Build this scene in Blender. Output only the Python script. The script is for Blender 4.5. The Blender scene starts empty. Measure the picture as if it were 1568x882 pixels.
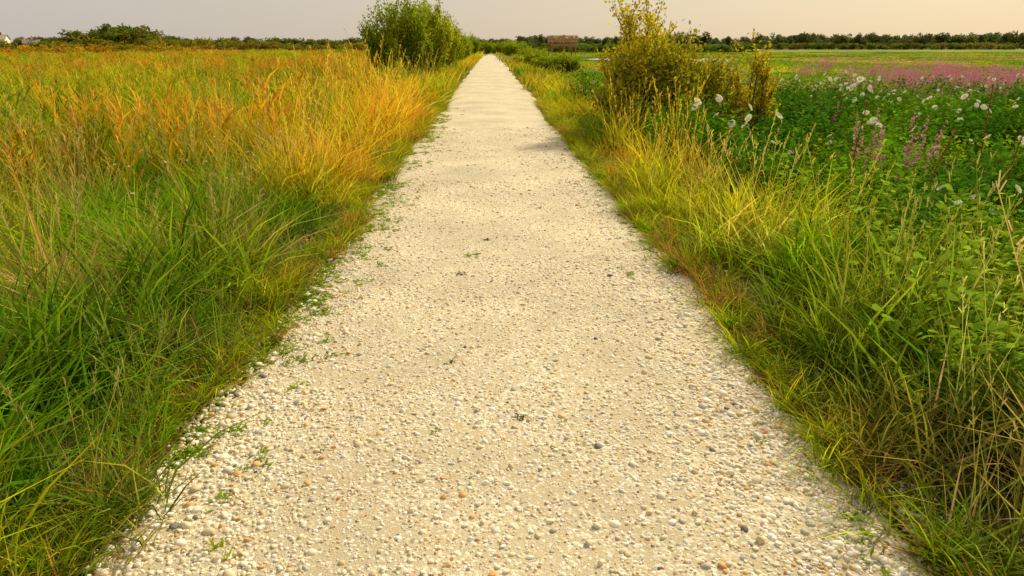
import bpy, math, numpy as np
from mathutils import Vector
R = np.random.default_rng(7)
sc = bpy.context.scene
sc.view_settings.view_transform='Standard'; sc.view_settings.look='None'; sc.view_settings.exposure=0

# ---------------- noise ----------------
LAT = np.random.default_rng(3).random((256,256))
def vn(x,y,s=1.0,o=0.0):
    x=np.asarray(x,float)/s+o*17.3+1000; y=np.asarray(y,float)/s+o*9.1+1000
    xi=np.floor(x).astype(int); yi=np.floor(y).astype(int); fx=x-xi; fy=y-yi
    fx=fx*fx*(3-2*fx); fy=fy*fy*(3-2*fy)
    g=lambda a,b: LAT[a%256,b%256]
    return (g(xi,yi)*(1-fx)+g(xi+1,yi)*fx)*(1-fy)+(g(xi,yi+1)*(1-fx)+g(xi+1,yi+1)*fx)*fy
def fbm(x,y,s,o=0): return (vn(x,y,s,o)*.55+vn(x,y,s/2.1,o+1)*.3+vn(x,y,s/4.3,o+2)*.15)
def sstep(a,b,x):
    t=np.clip((np.asarray(x,float)-a)/(b-a),0,1); return t*t*(3-2*t)
def mixc(a,b,t):
    t=np.asarray(t)[...,None]; return np.asarray(a)*(1-t)+np.asarray(b)*t

# ---------------- mesh accumulators ----------------
def nrm(v): return v/np.maximum(np.linalg.norm(v,axis=-1,keepdims=True),1e-9)
ARR={}
def rawmesh(name,v,f,c,mi,mats,smooth=False,validate=True):
    me=bpy.data.meshes.new(name);me.vertices.add(len(v));me.vertices.foreach_set('co',v.ravel().astype(np.float32))
    me.loops.add(len(f)*4);me.loops.foreach_set('vertex_index',f.ravel().astype(np.int32))
    me.polygons.add(len(f));me.polygons.foreach_set('loop_start',(np.arange(len(f))*4).astype(np.int32))
    me.polygons.foreach_set('loop_total',np.full(len(f),4,np.int32))
    me.polygons.foreach_set('material_index',mi.astype(np.int32))
    me.polygons.foreach_set('use_smooth',np.full(len(f),smooth))
    a=me.attributes.new('col','FLOAT_COLOR','POINT')
    a.data.foreach_set('color',np.concatenate([c,np.ones((len(c),1))],1).ravel().astype(np.float32))
    for m in mats: me.materials.append(m)
    me.update(calc_edges=True)
    if validate: me.validate()
    return me
class Acc:
    def __init__(s): s.v=[];s.f=[];s.c=[];s.m=[];s.n=0
    def add(s,v,f,c,m=0):
        s.v.append(v);s.f.append(f+s.n);s.c.append(c);s.m.append(np.full(len(f),m));s.n+=len(v)
    def strips(s,P,D,L,W,B,prof,C0,C1,m=0,S=None):
        P=np.asarray(P,float);N=len(P);k=len(prof);t=np.linspace(0,1,k)
        D=nrm(np.asarray(D,float));L=np.broadcast_to(L,(N,));W=np.broadcast_to(W,(N,));B=np.broadcast_to(B,(N,3))
        if S is None: S=nrm(np.cross(D,R.normal(size=(N,3))))
        ctr=P[:,None]+L[:,None,None]*(D[:,None]*t[None,:,None]+B[:,None]*(t**2)[None,:,None])
        off=S[:,None]*(W[:,None,None]*np.asarray(prof)[None,:,None]*.5)
        v=np.stack([ctr-off,ctr+off],2).reshape(-1,3)
        b=(np.arange(N)*2*k)[:,None]+(np.arange(k-1)*2)[None]
        f=np.stack([b,b+1,b+3,b+2],-1).reshape(-1,4)
        C0=np.broadcast_to(C0,(N,3));C1=np.broadcast_to(C1,(N,3))
        c=C0[:,None]*(1-t)[None,:,None]+C1[:,None]*t[None,:,None]
        c=np.repeat(c[:,:,None],2,2).reshape(-1,3)
        s.add(v,f,c,m)
    def tube(s,pts,rad,col,m=0,sides=6):
        pts=np.asarray(pts,float);k=len(pts);T=nrm(np.gradient(pts,axis=0))
        a=nrm(np.cross(T,np.array([.31,.91,.2])));b=np.cross(T,a)
        th=np.arange(sides)/sides*2*np.pi
        v=pts[:,None]+np.asarray(rad)[:,None,None]*(a[:,None]*np.cos(th)[None,:,None]+b[:,None]*np.sin(th)[None,:,None])
        i=np.arange(k-1)[:,None]*sides;j=np.arange(sides)[None];j2=(j+1)%sides
        f=np.stack([i+j,i+j2,i+sides+j2,i+sides+j],-1).reshape(-1,4)
        s.add(v.reshape(-1,3),f,np.broadcast_to(col,(k*sides,3)),m)
    def box(s,lo,hi,col,m=0):
        x0,y0,z0=lo;x1,y1,z1=hi
        v=np.array([[x0,y0,z0],[x1,y0,z0],[x1,y1,z0],[x0,y1,z0],[x0,y0,z1],[x1,y0,z1],[x1,y1,z1],[x0,y1,z1]],float)
        f=np.array([[0,3,2,1],[4,5,6,7],[0,1,5,4],[1,2,6,5],[2,3,7,6],[3,0,4,7]])
        s.add(v,f,np.broadcast_to(col,(8,3)),m)
    def mesh(s,name,mats,smooth=False):
        v=np.concatenate(s.v);f=np.concatenate(s.f);c=np.concatenate(s.c);mi=np.concatenate(s.m)
        me=rawmesh(name,v,f,c,mi,mats,smooth);ARR[me.name]=(v.astype(np.float32),f,c.astype(np.float32));return me
def link(name,me,loc=(0,0,0),parent=None):
    o=bpy.data.objects.new(name,me);sc.collection.objects.link(o);o.location=loc
    if parent: o.parent=parent
    return o

# ---------------- materials ----------------
def newmat(n):
    m=bpy.data.materials.new(n);m.use_nodes=True;nt=m.node_tree;nt.nodes.clear()
    return m,nt,nt.nodes.new,nt.links.new
def leafmat(name,inst=True,trans=.38):
    m,nt,N,Lk=newmat(name)
    out=N('ShaderNodeOutputMaterial');a=N('ShaderNodeAttribute');a.attribute_name='col'
    col=a.outputs['Color']
    if inst:
        b=N('ShaderNodeAttribute');b.attribute_type='INSTANCER';b.attribute_name='tint'
        mx=N('ShaderNodeMix');mx.data_type='RGBA';mx.blend_type='MULTIPLY';mx.inputs[0].default_value=1
        Lk(col,mx.inputs[6]);Lk(b.outputs['Color'],mx.inputs[7]);col=mx.outputs[2]
    p=N('ShaderNodeBsdfDiffuse');p.inputs['Roughness'].default_value=0
    t=N('ShaderNodeBsdfTranslucent');ms=N('ShaderNodeMixShader');ms.inputs[0].default_value=trans
    Lk(col,p.inputs['Color']);Lk(col,t.inputs['Color']);Lk(p.outputs[0],ms.inputs[1]);Lk(t.outputs[0],ms.inputs[2]);Lk(ms.outputs[0],out.inputs[0])
    return m
def solidmat(name,rough=.85,inst=False,nscale=20,var=.3):
    m,nt,N,Lk=newmat(name)
    out=N('ShaderNodeOutputMaterial');a=N('ShaderNodeAttribute');a.attribute_name='col';col=a.outputs['Color']
    if inst:
        b=N('ShaderNodeAttribute');b.attribute_type='INSTANCER';b.attribute_name='tint';col=b.outputs['Color']
    tc=N('ShaderNodeTexCoord');no=N('ShaderNodeTexNoise');no.inputs['Scale'].default_value=nscale;no.inputs['Detail'].default_value=4
    Lk(tc.outputs['Object'],no.inputs['Vector'])
    mr=N('ShaderNodeMapRange');mr.inputs[3].default_value=1-var;mr.inputs[4].default_value=1+var;Lk(no.outputs[0],mr.inputs[0])
    vm=N('ShaderNodeVectorMath');vm.operation='SCALE';Lk(col,vm.inputs[0]);Lk(mr.outputs[0],vm.inputs['Scale'])
    p=N('ShaderNodeBsdfPrincipled');p.inputs['Roughness'].default_value=rough;p.inputs['Specular IOR Level'].default_value=.3
    Lk(vm.outputs[0],p.inputs['Base Color']);Lk(p.outputs[0],out.inputs[0]);return m
M_grass=leafmat('grass_blade_mat');M_gb=leafmat('grass_field_mat',inst=False,trans=.42);M_leaf=leafmat('leaf_mat',trans=.32)
M_leafobj=leafmat('shrub_leaf_mat',inst=False,trans=.38);M_bark=solidmat('bark_mat');M_stone=solidmat('pebble_mat',rough=.7,inst=True,nscale=3,var=.15)
M_wood=solidmat('weathered_wood_mat',nscale=6);M_wall=solidmat('painted_wall_mat',nscale=1,var=.08)

# ---------------- terrain height ----------------
def tz(x,y):
    x=np.asarray(x,float);y=np.asarray(y,float)
    e=np.maximum(np.abs(x)-1.58,0)
    z=-.02-.42*sstep(.15,3.2,e)+ .05*(vn(x,y,1.3,5)-.5)*sstep(.1,1,e)+.12*(vn(x,y,9,6)-.5)*sstep(2,6,e)*(1-sstep(50,80,y))
    return z
def gridmesh(name,xs,ys,zf,mat):
    X,Y=np.meshgrid(xs,ys);Z=zf(X,Y);nx=len(xs);ny=len(ys)
    a=Acc();i=np.arange(ny-1)[:,None]*nx+np.arange(nx-1)[None]
    f=np.stack([i,i+1,i+nx+1,i+nx],-1).reshape(-1,4)
    a.add(np.stack([X,Y,Z],-1).reshape(-1,3),f,np.ones((nx*ny,3)))
    return link(name,a.mesh(name,[mat],True))
def expo(a,b,n): return a*(b/a)**(np.arange(n)/(n-1))
side=np.concatenate([np.arange(1.6,8,.2),expo(8.2,3000,60)])
xs=np.concatenate([-side[::-1],np.linspace(-1.4,1.4,9),side])
ys=np.concatenate([[-60,-20,-8],np.arange(-3,14,.25),expo(14.3,4000,110)])
m,nt,N,Lk=newmat('ground_mat')
out=N('ShaderNodeOutputMaterial');p=N('ShaderNodeBsdfPrincipled');p.inputs['Roughness'].default_value=.95;p.inputs['Specular IOR Level'].default_value=.1
tc=N('ShaderNodeTexCoord');n1=N('ShaderNodeTexNoise');n1.inputs['Scale'].default_value=.06;n1.inputs['Detail'].default_value=8
n2=N('ShaderNodeTexNoise');n2.inputs['Scale'].default_value=9;n2.inputs['Detail'].default_value=6
for n in (n1,n2): Lk(tc.outputs['Object'],n.inputs['Vector'])
r1=N('ShaderNodeValToRGB');r1.color_ramp.elements[0].color=(.09,.15,.015,1);r1.color_ramp.elements[0].position=.38
r1.color_ramp.elements[1].color=(.22,.23,.03,1);r1.color_ramp.elements[1].position=.62;Lk(n1.outputs[0],r1.inputs[0])
r2=N('ShaderNodeValToRGB');r2.color_ramp.elements[0].color=(.025,.022,.012,1);r2.color_ramp.elements[0].position=.35
r2.color_ramp.elements[1].color=(.16,.11,.06,1);r2.color_ramp.elements[1].position=.7;Lk(n2.outputs[0],r2.inputs[0])
sx=N('ShaderNodeSeparateXYZ');Lk(tc.outputs['Object'],sx.inputs[0])
mr=N('ShaderNodeMapRange');mr.inputs[1].default_value=12;mr.inputs[2].default_value=30;Lk(sx.outputs[1],mr.inputs[0])
mx=N('ShaderNodeMix');mx.data_type='RGBA';Lk(mr.outputs[0],mx.inputs[0]);Lk(r2.outputs[0],mx.inputs[6]);Lk(r1.outputs[0],mx.inputs[7])
Lk(mx.outputs[2],p.inputs['Base Color'])
bp=N('ShaderNodeBump');bp.inputs['Strength'].default_value=.6;bp.inputs['Distance'].default_value=.03;Lk(n2.outputs[0],bp.inputs['Height']);Lk(bp.outputs[0],p.inputs['Normal'])
Lk(p.outputs[0],out.inputs[0])
gridmesh('ground',xs,ys,tz,m)

# ---------------- gravel path ----------------
m,nt,N,Lk=newmat('gravel_path_mat')
out=N('ShaderNodeOutputMaterial');p=N('ShaderNodeBsdfPrincipled');p.inputs['Roughness'].default_value=.9;p.inputs['Specular IOR Level'].default_value=.2
tc=N('ShaderNodeTexCoord')
vo=N('ShaderNodeTexVoronoi');vo.inputs['Scale'].default_value=75;Lk(tc.outputs['Object'],vo.inputs['Vector'])
sp=N('ShaderNodeSeparateColor');Lk(vo.outputs['Color'],sp.inputs[0])
rp=N('ShaderNodeValToRGB');cr=rp.color_ramp;cr.interpolation='CONSTANT'
cols=[(0,(.68,.60,.42)),(.25,(.78,.72,.54)),(.5,(.87,.82,.68)),(.72,(.66,.50,.27)),(.81,(.70,.62,.43)),(.91,(.38,.34,.27)),(.95,(.88,.86,.78))]
cr.elements[0].color=(*cols[0][1],1);cr.elements[1].position=cols[1][0];cr.elements[1].color=(*cols[1][1],1)
for q,c in cols[2:]:
    e=cr.elements.new(q);e.color=(*c,1)
Lk(sp.outputs[0],rp.inputs[0])
nf=N('ShaderNodeTexNoise');nf.inputs['Scale'].default_value=260;nf.inputs['Detail'].default_value=3;Lk(tc.outputs['Object'],nf.inputs['Vector'])
rs=N('ShaderNodeValToRGB');rs.color_ramp.elements[0].color=(.46,.39,.25,1);rs.color_ramp.elements[0].position=.3;rs.color_ramp.elements[1].color=(.78,.70,.52,1);rs.color_ramp.elements[1].position=.7;Lk(nf.outputs[0],rs.inputs[0])
nl=N('ShaderNodeTexNoise');nl.inputs['Scale'].default_value=2.2;nl.inputs['Detail'].default_value=6;Lk(tc.outputs['Object'],nl.inputs['Vector'])
th=N('ShaderNodeMapRange');th.inputs[1].default_value=.35;th.inputs[2].default_value=.65;th.inputs[3].default_value=.2;th.inputs[4].default_value=.8;Lk(nl.outputs[0],th.inputs[0])
lt=N('ShaderNodeMath');lt.operation='LESS_THAN';Lk(sp.outputs[1],lt.inputs[0]);Lk(th.outputs[0],lt.inputs[1])
mx=N('ShaderNodeMix');mx.data_type='RGBA';Lk(lt.outputs[0],mx.inputs[0]);Lk(rs.outputs[0],mx.inputs[6]);Lk(rp.outputs[0],mx.inputs[7])
nb=N('ShaderNodeTexNoise');nb.inputs['Scale'].default_value=.9;nb.inputs['Detail'].default_value=5;Lk(tc.outputs['Object'],nb.inputs['Vector'])
mb=N('ShaderNodeMapRange');mb.inputs[1].default_value=.3;mb.inputs[2].default_value=.7;mb.inputs[3].default_value=.78;mb.inputs[4].default_value=1.04;Lk(nb.outputs[0],mb.inputs[0])
vs=N('ShaderNodeVectorMath');vs.operation='SCALE';Lk(mx.outputs[2],vs.inputs[0]);Lk(mb.outputs[0],vs.inputs['Scale'])
Lk(vs.outputs[0],p.inputs['Base Color'])
bh=N('ShaderNodeMath');bh.operation='MULTIPLY';inv=N('ShaderNodeMath');inv.operation='SUBTRACT';inv.inputs[0].default_value=1;Lk(vo.outputs['Distance'],inv.inputs[1])
Lk(inv.outputs[0],bh.inputs[0]);Lk(lt.outputs[0],bh.inputs[1])
ad=N('ShaderNodeMath');ad.operation='ADD';Lk(bh.outputs[0],ad.inputs[0]);Lk(nf.outputs[0],ad.inputs[1])
bp=N('ShaderNodeBump');bp.inputs['Strength'].default_value=.7;bp.inputs['Distance'].default_value=.006;Lk(ad.outputs[0],bp.inputs['Height']);Lk(bp.outputs[0],p.inputs['Normal'])
Lk(p.outputs[0],out.inputs[0])
def pz(x,y): return .004+.025*(1-(x/1.5)**2)+.012*(vn(x,y,.8,9)-.5)
ysp=np.concatenate([np.arange(-4,20,.08),np.arange(20,136,.5)])
u=np.linspace(-1,1,25)
U,Y=np.meshgrid(u,ysp)
eL=1.40+.26*(fbm(Y*0+3,Y,.7,1)-.5)+.28*(vn(Y*0,Y,3,2)-.5);eR=1.50+.26*(fbm(Y*0+9,Y,.7,3)-.5)+.28*(vn(Y*0,Y,3,4)-.5)
X=np.where(U<0,U*eL,U*eR);Z=pz(X,Y);Z=np.where(np.abs(U)>.99,-.04,Z)
a=Acc();nx=25;i=np.arange(len(ysp)-1)[:,None]*nx+np.arange(nx-1)[None]
a.add(np.stack([X,Y,Z],-1).reshape(-1,3),np.stack([i,i+1,i+nx+1,i+nx],-1).reshape(-1,4),np.ones((X.size,3)))
link('gravel_path',a.mesh('gravel_path',[m],True))

# ---------------- scatter ----------------
def library(name,meshes):
    c=bpy.data.collections.new(name)
    for k,me in enumerate(meshes):
        c.objects.link(bpy.data.objects.new(f'{name}_{k:02d}',me))
    return c,len(meshes),meshes
def s3(scale):
    scale=np.asarray(scale,float)
    return np.repeat(scale[:,None],3,1) if scale.ndim==1 else scale
def bake(name,lib,P,scale,tint,tilt=.08):
    nv=lib[1];n=len(P);scale=s3(scale);idx=R.integers(0,nv,n);V=[];F=[];C=[];off=0
    for k in range(nv):
        s=np.where(idx==k)[0]
        if not len(s): continue
        v,f,c=ARR[lib[2][k].name];a=R.uniform(0,6.283,len(s));ca,sa=np.cos(a)[:,None],np.sin(a)[:,None]
        w=v[None]*scale[s][:,None]
        x=w[...,0]*ca-w[...,1]*sa;y=w[...,0]*sa+w[...,1]*ca;z=w[...,2]
        tx=R.normal(0,tilt,(len(s),1));ty=R.normal(0,tilt,(len(s),1));x=x+z*tx;y=y+z*ty
        V.append((np.stack([x,y,z],-1)+P[s][:,None]).reshape(-1,3).astype(np.float32))
        F.append((f[None]+(np.arange(len(s))*len(v))[:,None,None]).reshape(-1,4)+off);off+=len(s)*len(v)
        C.append(np.clip(c[None]*tint[s][:,None],0,.9).reshape(-1,3).astype(np.float32))
    V=np.concatenate(V);F=np.concatenate(F);C=np.concatenate(C);print('BAKE',name,n,len(F))
    return link(name,rawmesh(name,V,F,C,np.zeros(len(F)),[M_gb],False,False))
def scatter(name,lib,P,scale,tint,tilt=.08):
    coll,nv,_=lib;n=len(P);print('SCATTER',name,n)
    me=bpy.data.meshes.new(name);me.vertices.add(n);me.vertices.foreach_set('co',np.asarray(P,np.float32).ravel())
    def at(nm,ty,key,arr):
        a=me.attributes.new(nm,ty,'POINT');a.data.foreach_set(key,arr.ravel())
    rot=np.stack([R.normal(0,tilt,n),R.normal(0,tilt,n),R.uniform(0,6.283,n)],1)
    scale=s3(scale)
    at('rot','FLOAT_VECTOR','vector',rot.astype(np.float32));at('scl','FLOAT_VECTOR','vector',scale.astype(np.float32))
    at('idx','INT','value',R.integers(0,nv,n).astype(np.int32))
    at('tint','FLOAT_COLOR','color',np.concatenate([np.clip(tint,0,1),np.ones((n,1))],1).astype(np.float32))
    o=link(name,me)
    g=bpy.data.node_groups.new(name+'_gn','GeometryNodeTree')
    g.interface.new_socket('Geometry',in_out='INPUT',socket_type='NodeSocketGeometry');g.interface.new_socket('Geometry',in_out='OUTPUT',socket_type='NodeSocketGeometry')
    N=g.nodes.new;i=N('NodeGroupInput');ou=N('NodeGroupOutput');ip=N('GeometryNodeInstanceOnPoints');ci=N('GeometryNodeCollectionInfo')
    ci.inputs['Collection'].default_value=coll;ci.inputs['Separate Children'].default_value=True;ci.inputs['Reset Children'].default_value=True
    ip.inputs['Pick Instance'].default_value=True
    def na(nm,ty):
        q=N('GeometryNodeInputNamedAttribute');q.data_type=ty;q.inputs['Name'].default_value=nm
        return [s for s in q.outputs if s.enabled and s.name=='Attribute'][0]
    Lg=g.links.new
    Lg(i.outputs[0],ip.inputs['Points']);Lg(ci.outputs[0],ip.inputs['Instance']);Lg(na('idx','INT'),ip.inputs['Instance Index'])
    Lg(na('rot','FLOAT_VECTOR'),ip.inputs['Rotation']);Lg(na('scl','FLOAT_VECTOR'),ip.inputs['Scale']);Lg(ip.outputs[0],ou.inputs[0])
    md=o.modifiers.new('scatter','NODES');md.node_group=g
    return o
def bandpts(bands,slack=2.0,k=.85):
    out=[]
    for y0,y1,d in bands:
        W=k*y1+slack;n=int((y1-y0)*2*W*d)
        y=R.uniform(y0,y1,n);x=R.uniform(-W,W,n);out.append(np.stack([x,y],1)[np.abs(x)<k*y+slack])
    return np.concatenate(out)

# ---------------- pebbles ----------------
import bmesh
def pebble():
    bm=bmesh.new();bmesh.ops.create_icosphere(bm,subdivisions=2,radius=.5)
    s=np.array([1,R.uniform(.6,.95),R.uniform(.35,.6)]);ph=R.uniform(0,6,6)
    for v in bm.verts:
        c=np.array(v.co)
        d=1+.16*math.sin(4*c[0]+ph[0])*math.sin(5*c[1]+ph[1])+.14*math.sin(6*c[2]+ph[2]+3*c[0])
        v.co=Vector(c*s*d)
    me=bpy.data.meshes.new('pebble');bm.to_mesh(me);bm.free();me.materials.append(M_stone)
    me.polygons.foreach_set('use_smooth',np.full(len(me.polygons),True));return me
libP=library('pebble',[pebble() for _ in range(8)])
pts=[]
for y0,y1,d in [(1.2,3.2,3600),(3.2,5.5,2100),(5.5,9,800),(9,15,220)]:
    n=int((y1-y0)*3.9*d);pts.append(np.stack([R.uniform(-1.95,1.95,n),R.uniform(y0,y1,n)],1))
pts=np.concatenate(pts);x,y=pts.T
edge=sstep(.5,1.35,np.abs(x));dn=.30+.5*fbm(x,y,.5,11)*1.2+.45*edge
dn*=1-sstep(1.5,1.95,np.abs(x)+.4*(fbm(x,y,.4,14)-.5))*.97
k=R.random(len(x))<dn;x=x[k];y=y[k];n=len(x);far=sstep(4,12,y)
sz=np.clip(R.lognormal(math.log(.0105),.46,n),.004,.038)*(1+.35*edge[k])*(1+.5*far)
z=np.where(np.abs(x)<1.42,pz(x,y),tz(x,y)+.0)+sz*.05
pal=np.array([(.84,.78,.63),(.79,.71,.52),(.88,.85,.77),(.70,.55,.31),(.66,.38,.15),(.48,.46,.41),(.72,.63,.43),(.18,.18,.19)])
ci=R.choice(8,n,p=[.26,.20,.22,.11,.04,.05,.105,.015])
tint=pal[ci]*R.uniform(.8,1.03,(n,1))
scatter('gravel',libP,np.stack([x,y,z],1),sz,tint,tilt=.25)

# ---------------- plant prototypes ----------------
def azdir(n,tmin,tmax):
    az=R.uniform(0,2*np.pi,n);t=R.uniform(tmin,tmax,n)
    h=np.stack([np.cos(az),np.sin(az),0*az],1)
    return h*np.sin(t)[:,None]+np.array([0,0,1])*np.cos(t)[:,None],h
def rdisc(n,r):
    a=R.uniform(0,2*np.pi,n);q=r*np.sqrt(R.random(n));return np.stack([q*np.cos(a),q*np.sin(a),-.03+0*q],1)
BP=[.7,1,.85,.08]
def grass(n=30,r=.15,l=(.4,1.0),w=(.008,.018),tm=.35,bend=(.15,.75),seeds=0,straw=.06,BP=BP):
    a=Acc();P=rdisc(n,r);D,h=azdir(n,0,tm);L=R.uniform(*l,n)*R.uniform(.65,1.05,n);b=R.uniform(*bend,n)[:,None]
    B=h*b-np.array([0,0,1])*b*.55
    v=R.uniform(.45,1.5,(n,1));C=np.ones((n,3))*v
    yel=(R.random((n,1))<.25);C=np.where(yel,C*[1.45,1.2,1.0],C)
    st=(R.random((n,1))<straw);C=np.where(st,np.array([1.9,1.2,3.5])*v,C)
    a.strips(P,D,L,R.uniform(*w,n),B,BP,C*[.55,.58,.8],C*[1.4,1.25,1],0)  # blade colour darkened towards the root, painting in shade at the clump base
    if seeds:
        P=rdisc(seeds,r);D,h=azdir(seeds,0,.28);L=R.uniform(l[1]*.85,l[1]*1.2,seeds);B=h*R.uniform(.05,.2,seeds)[:,None]
        cs=np.ones((seeds,3))*[1.3,1.05,1.2];a.strips(P,D,L,.004,B,[1,1,.8],cs,cs)
        for q in range(seeds):
            m=10;t=R.uniform(.78,1,m);pp=P[q]+L[q]*(D[q]*t[:,None]+B[q]*(t**2)[:,None]);dd=D[q]+R.normal(0,.33,(m,3))
            a.strips(pp,dd,R.uniform(.02,.05,m),.008,np.zeros(3),[.7,.6],[1.5,1.2,1.8],[1.7,1.35,2.2])
    return a.mesh('grass',[M_grass])
libG=library('grass_clump',[grass(tm=R.uniform(.25,.5)) for _ in range(10)])
libS=library('seed_grass_clump',[grass(n=22,l=(.5,1.0),w=(.005,.010),tm=.3,bend=(.05,.35),seeds=6,straw=.15) for _ in range(5)])
libF=library('far_grass_clump',[grass(n=26,r=.5,l=(.5,1.0),w=(.035,.065),tm=.35,bend=(.05,.4),seeds=0,BP=[.8,1,.1]) for _ in range(5)])
def reed():
    a=Acc();n=6;P=rdisc(n,.28);D,h=azdir(n,0,.10);L=R.uniform(.75,1.1,n);B=h*.05
    one=np.ones((n,3));a.strips(P,D,L,.010,B,[1,.8,.5],one*[1.3,1,1],one*[1.3,1,1])
    for q in range(n):
        m=8;t=np.linspace(.2,.92,m)+R.normal(0,.02,m);pp=P[q]+L[q]*D[q]*t[:,None];dd,hh=azdir(m,.3,.7);b=R.uniform(.1,.5,m)[:,None]
        v=R.uniform(.7,1.3,(m,1))*np.ones(3);a.strips(pp,dd,R.uniform(.24,.45,m),.024,hh*b*.6-np.array([0,0,1])*b*.6,[.6,1,.05],v,v*[1.4,1.15,1])
        if R.random()<.75:
            m=8;t=R.uniform(.9,1.13,m);pp=P[q]+L[q]*D[q]*t[:,None];dd=D[q]*.9+R.normal(0,.28,(m,3))
            a.strips(pp,dd,R.uniform(.05,.10,m),.016,np.zeros(3),[.9,.5],[2.0,1.05,1.8],[2.4,1.25,2.2])
    return a.mesh('reed',[M_grass])
libR=library('reed_clump',[reed() for _ in range(5)])
LP=[.12,.8,1,.1]
def herb(nst=9,h=.8,leaf=.10,lw=.04,per=14,spread=.28,tip=(1.2,1.15,1),tm=.35,LP=LP):
    a=Acc();P=rdisc(nst,spread);D,hh=azdir(nst,0,tm);L=R.uniform(.6,1.1,nst)*h;B=hh*.12
    a.strips(P,D,L,.007,B,[1,.8,.4],np.ones((nst,3))*[1.2,.8,.9],np.ones((nst,3))*[1.1,.9,.9])
    for q in range(nst):
        t=np.linspace(.15,1,per)+R.normal(0,.02,per);pp=P[q]+L[q]*(D[q]*t[:,None]+B[q]*(t**2)[:,None])
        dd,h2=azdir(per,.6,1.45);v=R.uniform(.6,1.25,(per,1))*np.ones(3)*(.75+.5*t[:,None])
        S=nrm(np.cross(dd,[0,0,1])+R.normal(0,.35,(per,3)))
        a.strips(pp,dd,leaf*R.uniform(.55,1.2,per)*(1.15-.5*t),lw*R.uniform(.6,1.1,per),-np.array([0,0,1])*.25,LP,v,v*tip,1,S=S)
    return a
def flower(a,c,nd,r,col,eye):
    nd=nrm(np.array(nd));u=nrm(np.cross(nd,[.3,.2,.9]));w=np.cross(nd,u)
    for k in range(5):
        th=k*2*np.pi/5;d=u*math.cos(th)+w*math.sin(th)
        a.strips([c],[d+nd*.5],[r*R.uniform(.85,1.1)],[r*.95],nd*-.2,[.3,.8,1.05,.75],np.array(eye),np.array(col),2,S=np.array([np.cross(nd,d)]))
M_pet=leafmat('petal_mat',inst=False,trans=.3)
hm=[];
for k in range(8):
    a=herb(nst=12,h=.95,leaf=.15,lw=.065,per=13)
    if k>=5:
        for q in range(1 if k<6 else 3):
            th=R.uniform(0,6.283);flower(a,[.2*math.cos(th),.2*math.sin(th),R.uniform(.80,1.0)],[math.cos(th),math.sin(th),R.uniform(.3,1.0)],R.uniform(.042,.06),(.86,.85,.76),(.78,.76,.4))
    hm.append(a.mesh('mallow',[M_grass,M_leaf,M_pet]))
libM=library('mallow_plant',hm[:5]);libMF=library('mallow_flowering',hm[5:])
def loose():
    a=herb(nst=10,h=.75,leaf=.08,lw=.02,per=12,spread=.3,tm=.22)
    n=9;P=rdisc(n,.3);D,h=azdir(n,0,.2);L=R.uniform(.8,1.15,n)
    for q in range(n):
        m=36;t=R.uniform(.64,1,m);pp=P[q]+L[q]*D[q]*t[:,None];dd,_=azdir(m,.9,1.5)
        v=R.uniform(.75,1.15,(m,1))
        a.strips(pp,dd,.032*(1.25-.75*(t-.64)/.36),.020,np.zeros(3),[.4,1,.6],np.array([.56,.17,.30])*v,np.array([.75,.36,.44])*v,2)
    return a.mesh('loosestrife',[M_grass,M_leaf,M_pet])
libL=library('loosestrife_plant',[loose() for _ in range(4)])
libB=library('leafy_plant',[herb(nst=12,h=.62,leaf=.075,lw=.034,per=16,spread=.25,tip=(1.4,1.2,1),tm=.55).mesh('leafy',[M_grass,M_leaf]) for _ in range(5)])
libY=library('bayberry_sprig',[herb(nst=8,h=.74,leaf=.095,lw=.044,per=20,spread=.16,tip=(1.25,1.15,1),tm=.6,LP=[.15,.6,1,.5]).mesh('bayberry',[M_grass,M_leaf]) for _ in range(5)])
def weed():
    a=Acc();n=22;P=rdisc(n,.03);D,h=azdir(n,.5,1.4);v=R.uniform(.6,1.2,(n,1))*np.ones(3)
    a.strips(P+[0,0,.03],D,R.uniform(.015,.06,n),R.uniform(.004,.012,n),-np.array([0,0,1])*.3,[.4,1,.1],v,v*1.15)
    return a.mesh('weed',[M_grass])
libW=library('weed_tuft',[weed() for _ in range(6)])

# palette (albedo)
GR=np.array([.17,.36,.010]);YG=np.array([.44,.52,.014]);DG=np.array([.05,.16,.012]);GO=np.array([.74,.47,.03]);TA=np.array([.56,.41,.15]);OR=np.array([.42,.30,.02])
def jit(t,s=.16): return t*(1+R.normal(0,s,(len(t),1)))*(1+R.normal(0,.05,(len(t),3)))

# ---- verge + meadow grass
bands=[(.3,4,56),(4,9,31),(9,18,12),(18,30,5)]
q=bandpts(bands);x,y=q.T
e=np.where(x<0,-x-1.45,x-1.55)+.6*(fbm(x,y,.7,21)-.5)
left=x<0
keep=(e>0)&(R.random(len(x))<(.6+.4*sstep(0,.3,e)))
rb=sstep(1.2,2.2,e+ .8*(fbm(x,y,2,25)-.5))*(~left)
keep&=R.random(len(x))>rb*.82
keep&=~((~left)&(y>7)&(e>2.0)&(R.random(len(x))<.8))
x,y,e,left,rb=x[keep],y[keep],e[keep],left[keep],rb[keep];n=len(x)
hgt=(.44+.48*sstep(0,.8,e))*(.6+.8*fbm(x,y,1.0,23))
hgt=np.where(left,hgt*1.08,hgt*(1.04-.25*rb)*(1-.12*sstep(5,9,y)))
hgt*=R.uniform(.65,1.3,n)*(1+.3*sstep(7,14,y)*left)
t1=fbm(x,y,1.6,31);t2=fbm(x,y,3.5,33)
tint=mixc(GR,YG,sstep(.32,.62,t1))
tint=mixc(tint,DG,sstep(.52,.70,t2)*.5)
tint=mixc(tint,DG*1.2,(~left)*(1-sstep(3.0,4.6,y+.5*fbm(x,y,1,36)))*.6)
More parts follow.
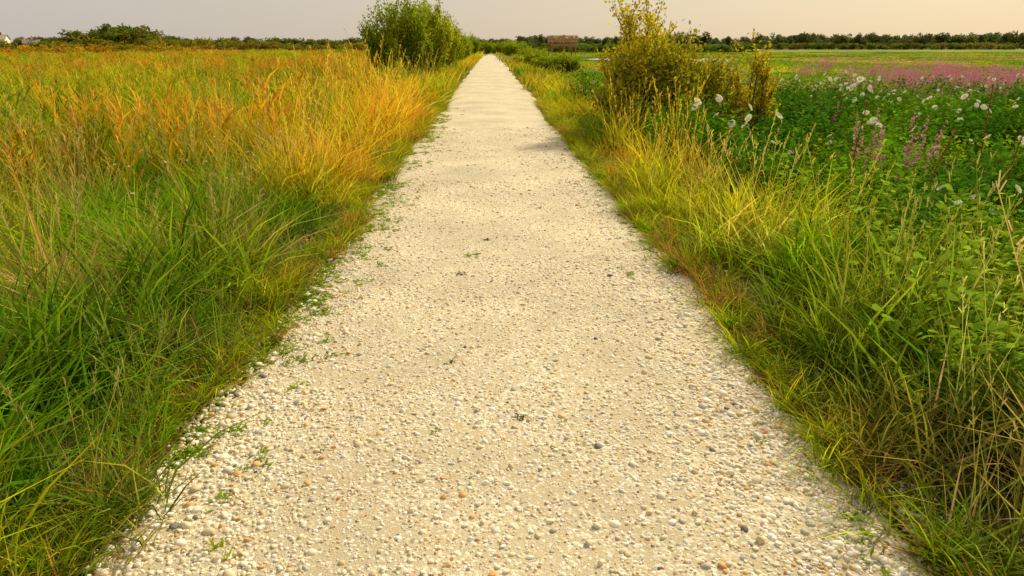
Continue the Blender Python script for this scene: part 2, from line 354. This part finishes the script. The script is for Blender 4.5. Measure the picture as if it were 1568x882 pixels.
gold=left*sstep(6.5,9.5,y)*(1-sstep(17,24,y))*sstep(0,.3,e)*(1-sstep(.9,2.0,e))*(.3+.7*sstep(.3,.5,fbm(x,y,1.3,41)))
gold=np.maximum(gold,(~left)*sstep(7,10,y)*(1-sstep(20,28,y))*(1-sstep(.8,1.6,e))*sstep(.42,.58,fbm(x,y,1.4,42))*.8)
gold=np.maximum(gold,left*sstep(10,16,y)*sstep(.52,.66,fbm(x,y,3,44))*.5)
tint=mixc(tint,GO,gold)
tan=sstep(.60,.70,fbm(x,y,1.1,51))*(1-sstep(8,12,y))*sstep(.1,.5,e)*.6
tint=mixc(tint,TA,tan)
brown=(1-sstep(0,.3,e))*.45*sstep(.42,.6,fbm(x,y,.7,55));tint=mixc(tint,[.28,.16,.07],brown)
tint=jit(tint,.2)
sd=R.random(n)<(.05+.3*np.maximum(gold,tan))
P=np.stack([x,y,tz(x,y)],1);sxy=np.clip(hgt,.4,1.1)*(1+.7*sstep(8,20,y))
S=np.stack([sxy,sxy,hgt],1)
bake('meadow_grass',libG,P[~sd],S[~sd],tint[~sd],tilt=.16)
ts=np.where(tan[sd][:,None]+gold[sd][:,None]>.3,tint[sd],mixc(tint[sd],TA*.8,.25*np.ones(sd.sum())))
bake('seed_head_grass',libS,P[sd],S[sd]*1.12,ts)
# ---- edge fringe
n=3600;y=R.uniform(.8,22,n);s_=R.choice([-1,1],n);x=s_*(1.52+.03*s_+np.abs(R.normal(0,.14,n))-.12+.34*(fbm(s_*5,y,.8,61)-.5))
P=np.stack([x,y,tz(x,y)],1);tt=mixc(mixc(GR,YG,R.random(n)),[.30,.15,.06],(R.random(n)<.3)*.9)
k=R.random(n)<.5
bake('verge_sprouts',libG,P[k],np.stack([R.uniform(.3,.5,n)]*2+[R.uniform(.08,.42,n)],1)[k],jit(tt[k]))
n=11000;y1_=R.uniform(1.2,20,n);s_=R.choice([-1,1],n,p=[.78,.22]);x1_=s_*(1.54-np.abs(R.normal(0,.19,n))*np.where(s_<0,1.25,.6))
k=fbm(x1_,y1_,.35,63)>.50;x1_,y1_=x1_[k],y1_[k];n=len(x1_)
spots=np.array([(-.245,3.45,.9,1),(-.22,3.47,.6,1),(.125,2.85,.8,1),(.15,2.82,.6,1),(-.25,5.02,.9,1),(-.22,5.05,.7,1),(-.165,5.5,1.4,0),(-.13,5.55,.9,1),(-.05,6.0,1.0,1),(.5,7.28,1.0,1),(-.27,2.73,.7,0),(-.98,1.98,1.0,0),(.34,2.8,.6,0),(.04,3.6,.6,0),(-.9,5.3,1.1,0),(1.07,5.0,1.2,0),(1.02,5.2,.9,0),(-.2,4.2,.5,0),(.2,4.7,.6,1),(-.42,5.2,.5,0),(.9,2.2,.5,0),(-.75,2.6,.6,1)])
x=np.concatenate([x1_,spots[:,0]]);y=np.concatenate([y1_,spots[:,1]]);N_=len(x)
tt=mixc(GR*.9,YG*.75,R.random(N_));tt[n:][spots[:,3]==1]=[.07,.07,.03]
ss=np.concatenate([R.uniform(.35,1.2,n),spots[:,2]*1.1]);z=np.where(np.abs(x)<1.4,pz(x,y),tz(x,y))-.005
bake('path_weeds',libW,np.stack([x,y,z],1),ss,jit(tt))

# ---- left reeds
q=bandpts([(9,22,3.0),(22,45,1.6),(45,90,.5),(90,170,.14)]);x,y=q.T
k=(x<-2.9-.6*R.random(len(x))-.8*sstep(20,12,y))&(R.random(len(x))<sstep(.34,.6,fbm(x,y,4,71)+.18*sstep(12,30,y)))
x,y=x[k],y[k];n=len(x)
tint=mixc(OR,GR*1.1,sstep(.36,.54,fbm(x,y,4,73)));tint=mixc(tint,GO,.3*R.random(n))
h=R.uniform(.9,1.35,n)*(.8+.4*fbm(x,y,5,75))
m_=55;gx=-R.uniform(3.0,10.5,m_);gy=R.uniform(7.6,12.5,m_);kk=np.abs(gx)<.9*gy+1;gx,gy=gx[kk],gy[kk];m_=len(gx)
x=np.append(x,gx);y=np.append(y,gy);h=np.append(h,R.uniform(1.0,1.5,m_));tint=np.concatenate([tint,mixc(GO*.8,YG*.8,R.random(m_)*.8)])
sw=1.0+1.5*sstep(25,100,y)
bake('marsh_reeds',libR,np.stack([x,y,tz(x,y)],1),np.stack([sw,sw,h],1),jit(tint*.95,.22))

# ---- far meadow
def pond(x,y): return ((x-25-.06*(y-105))/11)**2+((y-106)/17)**2<1
q=bandpts([(22,50,2.6),(50,100,.8),(100,220,.16)]);x,y=q.T
k=(np.abs(x)>1.75)&~pond(x,y)
x,y=x[k],y[k];n=len(x);left=x<0
tint=mixc(mixc(GR,YG,sstep(.35,.6,fbm(x,y,9,81))),OR*1.25,left*sstep(.38,.58,fbm(x,y,7,83))*.6)
tint=mixc(tint,[.20,.38,.02],(~left)*sstep(.4,.55,fbm(x,y*.5,10,85)));tint=mixc(tint,TA*.9,(~left)*sstep(.58,.68,fbm(x,y*.4,16,87))*.6)
tint=mixc(tint,DG*1.3,sstep(.5,.68,fbm(x*.6,y*.4,8,89))*.45)
near=1-sstep(3,7,np.abs(x))
tint=mixc(tint,GO,near*.5*sstep(.4,.6,fbm(x,y,4,88)))
h=np.where(left,R.uniform(.8,1.2,n),R.uniform(.4,.7,n)+.3*near);h=np.where((~left)&(y>35)&(x>8),h*.5,h)
sw=1.0+2.2*sstep(40,150,y)
bake('distant_marsh_grass',libF,np.stack([x,y,tz(x,y)],1),np.stack([sw,sw,h],1),jit(tint,.18))

# ---- right broadleaf mass (rose mallow)
q=bandpts([(2.0,8,7.5),(8,14,6.5),(14,24,3.6)]);x,y=q.T;e=x-1.52
k=(e>1.35+.8*(fbm(x,y,1.5,91)-.5));x,y=x[k],y[k];n=len(x)
mall=sstep(4.0,6.4,y+.4*x)>R.random(n)
fz=mall&(R.random(n)<.24*sstep(4.5,7.5,y)*(fbm(x,y,2.2,93)>.43))
P=np.stack([x,y,tz(x,y)],1);tint=jit(mixc(DG*.9,GR*.9,R.random(n)*.3+.6*sstep(.48,.66,fbm(x,y,2,95))),.22)
sc_=R.uniform(.75,1.05,n)*(.65+.75*fbm(x,y,1.6,97))*(1+.1*sstep(8,14,y))
a1=mall&~fz
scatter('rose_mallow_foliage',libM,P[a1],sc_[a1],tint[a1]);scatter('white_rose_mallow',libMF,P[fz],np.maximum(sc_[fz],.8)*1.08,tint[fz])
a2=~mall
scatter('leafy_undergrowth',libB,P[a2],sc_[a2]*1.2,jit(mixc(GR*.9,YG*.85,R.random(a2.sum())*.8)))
k=mall&(R.random(n)<.10)
scatter('pale_leafy_shoots',libB,P[k],R.uniform(1.2,1.6,k.sum()),jit(np.tile(YG*.75,(k.sum(),1))))
bx=[]
for cx,cy,cn,cs in [(2.35,2.45,4,1.0),(2.6,2.8,5,1.15),(2.75,3.3,5,1.25),(2.5,3.7,4,1.1),(3.1,3.9,5,1.35),(2.75,4.7,4,1.2),(3.3,5.2,5,1.3),(3.0,6.4,4,1.15),(3.7,4.4,5,1.4),(4.1,5.8,3,1.3),(3.0,8.0,2,1.05),(3.5,7.2,3,1.15),(-3.5,3.6,1,1.0)]:
    for _ in range(cn): bx.append((cx+R.normal(0,.15),cy+R.normal(0,.18),cs*R.uniform(.8,1.1)))
bx=np.array(bx);P=np.stack([bx[:,0],bx[:,1],tz(bx[:,0],bx[:,1])],1)
scatter('bayberry_plants',libY,P,bx[:,2],jit(mixc(np.array([.30,.40,.03]),np.array([.16,.30,.02]),R.random(len(bx))),.15))
# ---- loosestrife
q=bandpts([(14,24,2.2),(24,40,1.7),(40,50,.5)]);x,y=q.T
k=(x>6.2+.16*y)&(fbm(x,y,3.5,101)>.60-.1*sstep(10,20,x))&(y+R.normal(0,2,len(x))>20);x,y=x[k],y[k]
x=np.append(x,[4.75,4.85,6.1,7.3]);y=np.append(y,[8.1,8.15,9.0,15]);n=len(x)
scatter('purple_loosestrife',libL,np.stack([x,y,tz(x,y)],1),np.stack([R.uniform(.9,1.3,n)]*2+[R.uniform(.8,1.35,n)],1),jit(np.tile(GR,(n,1))))
a=Acc()
for k in range(160):
    xx=-R.uniform(2,9);yy=R.uniform(4,15);hh=R.uniform(.65,.95);z0=float(tz(xx,yy))
    a.strips([[xx,yy,z0]],[[R.normal(0,.08),R.normal(0,.08),1]],[hh],.003,np.zeros(3),[1,1,1],[.1,.15,.02],[.1,.15,.02],0)
    c=a.v[-1][-1]
    d,_=azdir(7,.9,1.5);a.strips(np.tile(c,(7,1)),d,.016,.011,np.zeros(3),[.5,1,.7],[.8,.78,.65],[.85,.84,.75],0)
link('small_white_wildflowers',a.mesh('wildflowers',[M_pet]))
def stalk(x,y,h,lean):
    a=Acc();t=np.linspace(0,1,8);pts=np.stack([lean*t*t,.05*np.sin(3*t),h*t],1)
    a.tube(pts,.008*(1-.4*t),[.28,.14,.06]);m=90;tt=R.uniform(.45,1,m)
    pp=np.stack([lean*tt*tt,.05*np.sin(3*tt),h*tt],1);d,_=azdir(m,.3,1.2)
    a.strips(pp,d,R.uniform(.015,.04,m),.012,np.zeros(3),[.5,1,.2],[.32,.15,.06],[.38,.2,.07])
    return link('dried_dock_stalk',a.mesh('dried_dock_stalk',[M_leafobj]),(x,y,float(tz(x,y))))
stalk(4.3,8.0,1.5,.05);stalk(5.6,7.2,1.6,.12);stalk(4.1,6.3,1.35,.2);stalk(6.1,8.3,1.7,-.1)

# ---------------- shrubs ----------------
def shrub(h,r,nst,nleaf,leaf,lw,C,up=.5,seed=1,sub=7,spr=.035,drop=.45):
    global R
    R0=R;R=np.random.default_rng(seed);a=Acc();tw=[]
    for s in range(nst):
        az=R.uniform(0,6.283);rr=r*math.sqrt(R.uniform(.02,1));H=h*(1-drop*(rr/r)**2)*R.uniform(.75,1.05)
        t=np.linspace(0,1,9);k=up
        pts=np.stack([math.cos(az)*rr*t**k+R.normal(0,.03,9)*r*t,math.sin(az)*rr*t**k+R.normal(0,.03,9)*r*t,H*t-.05],1)
        r0=.018*h/2+.01;a.tube(pts,r0*(1-.85*t),[.10,.075,.05],0,5)
        for b in range(sub):
            i=R.integers(1,8);d,_=azdir(1,.2,1.1);l=H*R.uniform(.14,.3);t2=np.linspace(0,1,5)[:,None]
            p2=pts[i]+d*l*t2+np.array([0,0,1])*.35*l*t2**2
            a.tube(p2,.35*r0*(1-.8*t2[:,0]),[.12,.085,.05],0,4);tw.append((p2,l))
        tw.append((pts[5:],H*.35))
    per=nleaf//len(tw)
    for p2,l in tw:
        u=R.uniform(.1,1,per)*(len(p2)-1);i=np.minimum(u.astype(int),len(p2)-2);f=(u-i)[:,None]
        pp=p2[i]*(1-f)+p2[i+1]*f+R.normal(0,spr*h*.5,(per,3));d,_=azdir(per,.1,1.5)
        v=R.uniform(.7,1.2,(per,1))*R.uniform(.7,1.3);ye=(R.random((per,1))<.25)*1.0
        col=np.minimum(np.array(C)*v*(1+ye*[.7,.25,0]),.85)
        a.strips(pp,d,leaf*R.uniform(.6,1.2,per),lw,-np.array([0,0,1])*.15,[.15,1,.8,.1],col,col*1.1,1)
    R=R0;return a.mesh('shrub',[M_bark,M_leafobj])
bigA=shrub(3.5,1.7,34,24000,.14,.06,(.26,.36,.016),seed=4,spr=.06,drop=.35,sub=8);bigB=shrub(3.0,1.5,28,17000,.14,.06,(.32,.40,.018),seed=5,spr=.06,drop=.35,sub=8)
def place(name,me,x,y,s=1,rz=0,sz=None):
    o=link(name,me,(x,y,float(tz(x,y))));o.scale=(s,s,sz or s);o.rotation_euler[2]=rz;return o
place('willow_bush',bigA,-4.3,34,1.0,0,1.16);place('willow_bush',bigB,-3.1,35.5,.9,1,1.2);place('willow_bush',bigB,-3.0,44,1.0,2,1.15)
place('willow_bush',bigA,-3.3,54,1.0,3,.95);place('willow_bush',bigB,-3.1,66,1.0,4,.95);place('willow_bush',bigA,-3.6,82,1.0,5,.85);place('willow_bush',bigA,-3.2,105,1.1,.5,.9)
sA=shrub(1.95,1.5,38,24000,.085,.042,(.34,.35,.02),seed=8,up=.6,sub=10,spr=.09);sB=shrub(2.75,.8,17,9000,.08,.04,(.50,.45,.02),seed=9,up=.8,sub=8,spr=.045);sC=shrub(2.0,.5,11,4200,.075,.036,(.44,.40,.02),seed=10)
place('bayberry_bush',sA,3.6,14.0,1.08);place('bayberry_bush',sB,3.0,14.4,1.08);place('bayberry_bush',sA,4.6,15.0,.8,1.3,.72);place('bayberry_bush',sC,5.0,13.5,1.1);place('bayberry_bush',sA,4.6,21,.75,2)
for k,(xx,yy,s) in enumerate([(4.6,50,.6),(3.4,60,.62),(4.6,75,.7),(6.8,72,.6),(3.2,92,.85),(5.5,100,.8),(2.6,128,.95),(4.5,135,.9),(-.8,139,.9),(1.0,145,.8)]):
    place('willow_bush',[bigA,bigB][k%2],xx,yy,1.1,k,s*.72)

# ---------------- distant treeline ----------------
def ftree(k):
    a=Acc();t=np.linspace(0,1,5);a.tube(np.stack([.1*t,0*t,.6*t],1),.035*(1-.5*t),[1,.9,1.2],0,5)
    for c in range(8):
        cc=np.array([R.normal(0,.2),R.normal(0,.2),R.uniform(.3,.82)]);rr=R.uniform(.14,.24)
        a.tube(np.stack([np.linspace(.05,cc[0],3),np.linspace(0,cc[1],3),np.linspace(.3,cc[2],3)],1),[.02,.014,.006],[1,.9,1.2],0,3)
        n=45;d=nrm(R.normal(size=(n,3)));pp=cc+d*rr*R.uniform(.5,1,(n,1));v=R.uniform(.6,1.4,(n,1))*R.uniform(.8,1.2)*np.ones(3)
        a.strips(pp,nrm(R.normal(size=(n,3))),.12,.09,np.zeros(3),[.5,.5],v,v)
    n=70;d,_=azdir(n,0,1.5);a.strips(d*.38*[1,1,.25]+[0,0,.12],R.normal(size=(n,3)),.14,.10,np.zeros(3),[.5,.5],[.8]*3,[1]*3)
    return a.mesh('tree',[M_grass])
libT=library('distant_tree',[ftree(k) for k in range(6)])
P=[];S=[];T=[]
def tl(n,xf,yf,hf,wf,col,var=.2):
    for k in range(n):
        x=xf(k/n);y=yf();h=hf(x)*R.uniform(.65,1.2);P.append((x,y,-.5));w=h*wf*R.uniform(.8,1.3);S.append((w,w,h));T.append(np.array(col)*(1+R.normal(0,var))*(1+R.normal(0,.08,3)))
tl(300,lambda u:-170+168*R.random(),lambda:R.uniform(150,215),lambda x:2.1+1.4*vn(x,0,14,3),1.6,(.22,.20,.02))
tl(140,lambda u:-150+100*R.random(),lambda:R.uniform(110,150),lambda x:1.3+1.1*vn(x,0,9,4),1.8,(.42,.28,.02))
tl(240,lambda u:-330+350*R.random(),lambda:R.uniform(330,380),lambda x:3.4+2.6*vn(x,0,25,5),1.5,(.14,.16,.03))
tl(190,lambda u:-172+46*u+R.normal(0,1.5),lambda:R.uniform(285,310),lambda x:3.2+5.2*np.exp(-((x+148)/15)**2),1.2,(.16,.18,.02),.12)
tl(420,lambda u:20+420*u,lambda:R.uniform(440,520),lambda x:4.6+6.0*vn(x,0,26,7),1.0,(.11,.135,.045))
tl(160,lambda u:120+190*u,lambda:R.uniform(330,350),lambda x:3.0,1.6,(.18,.20,.03))
tl(110,lambda u:16+60*u,lambda:R.uniform(200,240),lambda x:2.4,1.6,(.16,.21,.025))
tl(50,lambda u:-14+22*u,lambda:R.uniform(160,190),lambda x:2.7,1.5,(.18,.24,.02))
T=np.array(T);scatter('distant_treeline',libT,np.array(P),np.array(S),T,tilt=.02)

# ---------------- water ----------------
m,nt,N,Lk=newmat('water_mat');out=N('ShaderNodeOutputMaterial');p=N('ShaderNodeBsdfPrincipled');p.inputs['Base Color'].default_value=(.3,.3,.27,1);p.inputs['Roughness'].default_value=.3;p.inputs['IOR'].default_value=1.33
tc=N('ShaderNodeTexCoord');no=N('ShaderNodeTexNoise');no.inputs['Scale'].default_value=4;Lk(tc.outputs['Object'],no.inputs['Vector']);bp=N('ShaderNodeBump');bp.inputs['Strength'].default_value=.6;bp.inputs['Distance'].default_value=.03;Lk(no.outputs[0],bp.inputs['Height']);Lk(bp.outputs[0],p.inputs['Normal']);Lk(p.outputs[0],out.inputs[0])
def blob(name,cx,cy,rx,ry,z,mat,sk=0):
    k=72;th=np.arange(k)/k*2*np.pi;rr=1.0+.10*np.sin(3*th+1)+.07*np.sin(5*th)
    bm=bmesh.new();vs=[bm.verts.new((cx+rx*r*math.cos(t)+sk*ry*math.sin(t),cy+ry*r*math.sin(t),z)) for r,t in zip(rr,th)];bm.faces.new(vs)
    me=bpy.data.meshes.new(name);bm.to_mesh(me);bm.free();me.materials.append(mat);return link(name,me)
blob('pond_water',25,106,11,18,-.38,m,.06)
m2,nt,N,Lk=newmat('mudflat_mat');out=N('ShaderNodeOutputMaterial');p=N('ShaderNodeBsdfDiffuse')
no=N('ShaderNodeTexNoise');no.inputs['Scale'].default_value=.3;no.inputs['Detail'].default_value=6;r=N('ShaderNodeValToRGB');r.color_ramp.elements[0].color=(.14,.15,.03,1);r.color_ramp.elements[1].color=(.30,.24,.07,1);tc=N('ShaderNodeTexCoord')
Lk(tc.outputs['Object'],no.inputs['Vector']);Lk(no.outputs[0],r.inputs[0]);Lk(r.outputs[0],p.inputs['Color']);Lk(p.outputs[0],out.inputs[0])
blob('mudflat',98,138,30,14,-.41,m2)

# ---------------- observation deck ----------------
def empty(name,loc,rz=0):
    o=bpy.data.objects.new(name,None);sc.collection.objects.link(o);o.location=loc;o.rotation_euler[2]=rz;return o
W1=(.38,.18,.08);W2=(.56,.33,.17)
E=empty('wooden_observation_deck',(11.6,116,-.4),.1);hw=1.9;hd=1.5;dz=2.2
a=Acc()
for xx in (-hw,0,hw):
    for yy in (-hd,hd): a.box((xx-.1,yy-.1,0),(xx+.1,yy+.1,dz+1.25),W1)
link('posts',a.mesh('posts',[M_wood]),parent=E)
a=Acc()
for k in range(16):
    x0=-hw-.25+k*(2*hw+.5)/16;a.box((x0,-hd-.2,dz),(x0+.23,hd+.2,dz+.07),W2)
a.box((-hw-.25,-hd-.26,dz-.24),(hw+.25,-hd-.21,dz+.06),W1);a.box((-hw-.25,hd+.21,dz-.24),(hw+.25,hd+.26,dz+.06),W1)
link('deck_boards',a.mesh('deck',[M_wood]),parent=E)
a=Acc()
for zz in (.3,.55,.8,1.05):
    for yy in (-hd-.14,hd+.10): a.box((-hw-.2,yy,dz+zz),(hw+.2,yy+.04,dz+zz+.14),W2)
    for xx in (-hw-.14,hw+.10): a.box((xx,-hd-.09,dz+zz),(xx+.04,hd+.09,dz+zz+.14),W2)
a.box((-hw-.3,-hd-.24,dz+1.26),(hw+.3,-hd+.0,dz+1.32),(.6,.42,.26));a.box((-hw-.3,hd,dz+1.26),(hw+.3,hd+.24,dz+1.32),(.6,.42,.26))
link('railing',a.mesh('railing',[M_wood]),parent=E)
a=Acc()
for k in range(8): a.box((hw+.3+k*.28,-.5,dz-.2-k*.26),(hw+.6+k*.28,.5,dz-.14-k*.26),W2)
link('stairs',a.mesh('stairs',[M_wood]),parent=E)

# ---------------- houses ----------------
def house(x,y,w,d,h,rh,wall,roof,rz):
    E=empty('coastal_house',(x,y,-.5),rz)
    a=Acc();a.box((-w/2,-d/2,0),(w/2,d/2,h),wall)
    for s in (-1,1):
        X=s*w/2;a.add(np.array([[X,-d/2,h],[X,d/2,h],[X,.01,h+rh],[X,-.01,h+rh]],float),np.array([[0,1,2,3]]),np.tile(wall,(4,1)))
    link('walls',a.mesh('walls',[M_wall]),parent=E)
    a=Acc();o=.4
    for s in (-1,1):
        v=np.array([[-w/2-o,s*(d/2+o),h-.2],[w/2+o,s*(d/2+o),h-.2],[w/2+o,0,h+rh+.08],[-w/2-o,0,h+rh+.08]],float);a.add(v,np.array([[0,1,2,3]]),np.tile(roof,(4,1)))
    a.box((w*.2,-.4,h+rh-.5),(w*.2+.8,.4,h+rh+1),(.3,.15,.1));link('roof',a.mesh('roof',[M_wall]),parent=E)
    a=Acc()
    for k in range(5):
        for zz in np.arange(1.0,h-1.2,2.7):
            x0=-w/2+w*(k+.5)/5-.5;a.box((x0,-d/2-.04,zz),(x0+1,-d/2-.003,zz+1.3),(.05,.06,.07));a.box((x0-.12,-d/2-.06,zz-.12),(x0+1.12,-d/2-.002,zz-.01),(.7,.7,.68))
    a.box((-.5,-d/2-.07,0),(.5,-d/2-.045,2.1),(.3,.12,.1));link('windows_and_door',a.mesh('win',[M_wall]),parent=E)
house(-214,322,8,7,4.6,1.8,(.75,.7,.6),(.45,.38,.32),.3);house(-235,326,7,7,3.8,1.5,(.7,.66,.6),(.4,.33,.28),.1);house(-203,328,6,6,3.0,1.4,(.5,.4,.3),(.25,.2,.18),.5)

# ---------------- light / world ----------------
az=math.radians(36);el=math.radians(34)
s=Vector((math.sin(az)*math.cos(el),math.cos(az)*math.cos(el),math.sin(el)))
ld=bpy.data.lights.new('sun','SUN');ld.energy=5.0;ld.angle=math.radians(3);ld.color=(1,.86,.58)
lo=bpy.data.objects.new('sun',ld);sc.collection.objects.link(lo);lo.rotation_euler=s.to_track_quat('Z','Y').to_euler();lo.location=(20,20,30)
w=bpy.data.worlds.new('World');sc.world=w;w.use_nodes=True;nt=w.node_tree;nt.nodes.clear();N=nt.nodes.new;Lk=nt.links.new
sk=N('ShaderNodeTexSky');sk.sky_type='NISHITA';sk.sun_disc=False;sk.sun_elevation=el;sk.sun_rotation=az;sk.dust_density=2;sk.air_density=1.0;sk.ozone_density=1
bg=N('ShaderNodeBackground');bg.inputs[1].default_value=.1;wo=N('ShaderNodeOutputWorld')
tc=N('ShaderNodeTexCoord');sx=N('ShaderNodeSeparateXYZ');Lk(tc.outputs['Generated'],sx.inputs[0])
mr=N('ShaderNodeMapRange');mr.inputs[1].default_value=-.7;mr.inputs[2].default_value=.7;Lk(sx.outputs[0],mr.inputs[0])
hz=N('ShaderNodeMix');hz.data_type='RGBA';hz.inputs[6].default_value=(5.8,5.4,5.1,1);hz.inputs[7].default_value=(7.9,6.3,3.9,1);Lk(mr.outputs[0],hz.inputs[0])
mt=N('ShaderNodeMix');mt.data_type='RGBA';mt.inputs[0].default_value=.84;Lk(sk.outputs[0],mt.inputs[6]);Lk(hz.outputs[2],mt.inputs[7])
Lk(mt.outputs[2],bg.inputs[0]);Lk(bg.outputs[0],wo.inputs[0])

# ---------------- camera ----------------
cd=bpy.data.cameras.new('camera');cd.lens=24;cd.sensor_width=36;cd.clip_end=6000;cd.clip_start=.05
co=bpy.data.objects.new('camera',cd);sc.collection.objects.link(co);co.location=(0,0,1.7);co.rotation_euler=(math.radians(90-19.6),0,math.radians(-1.76))
sc.camera=co
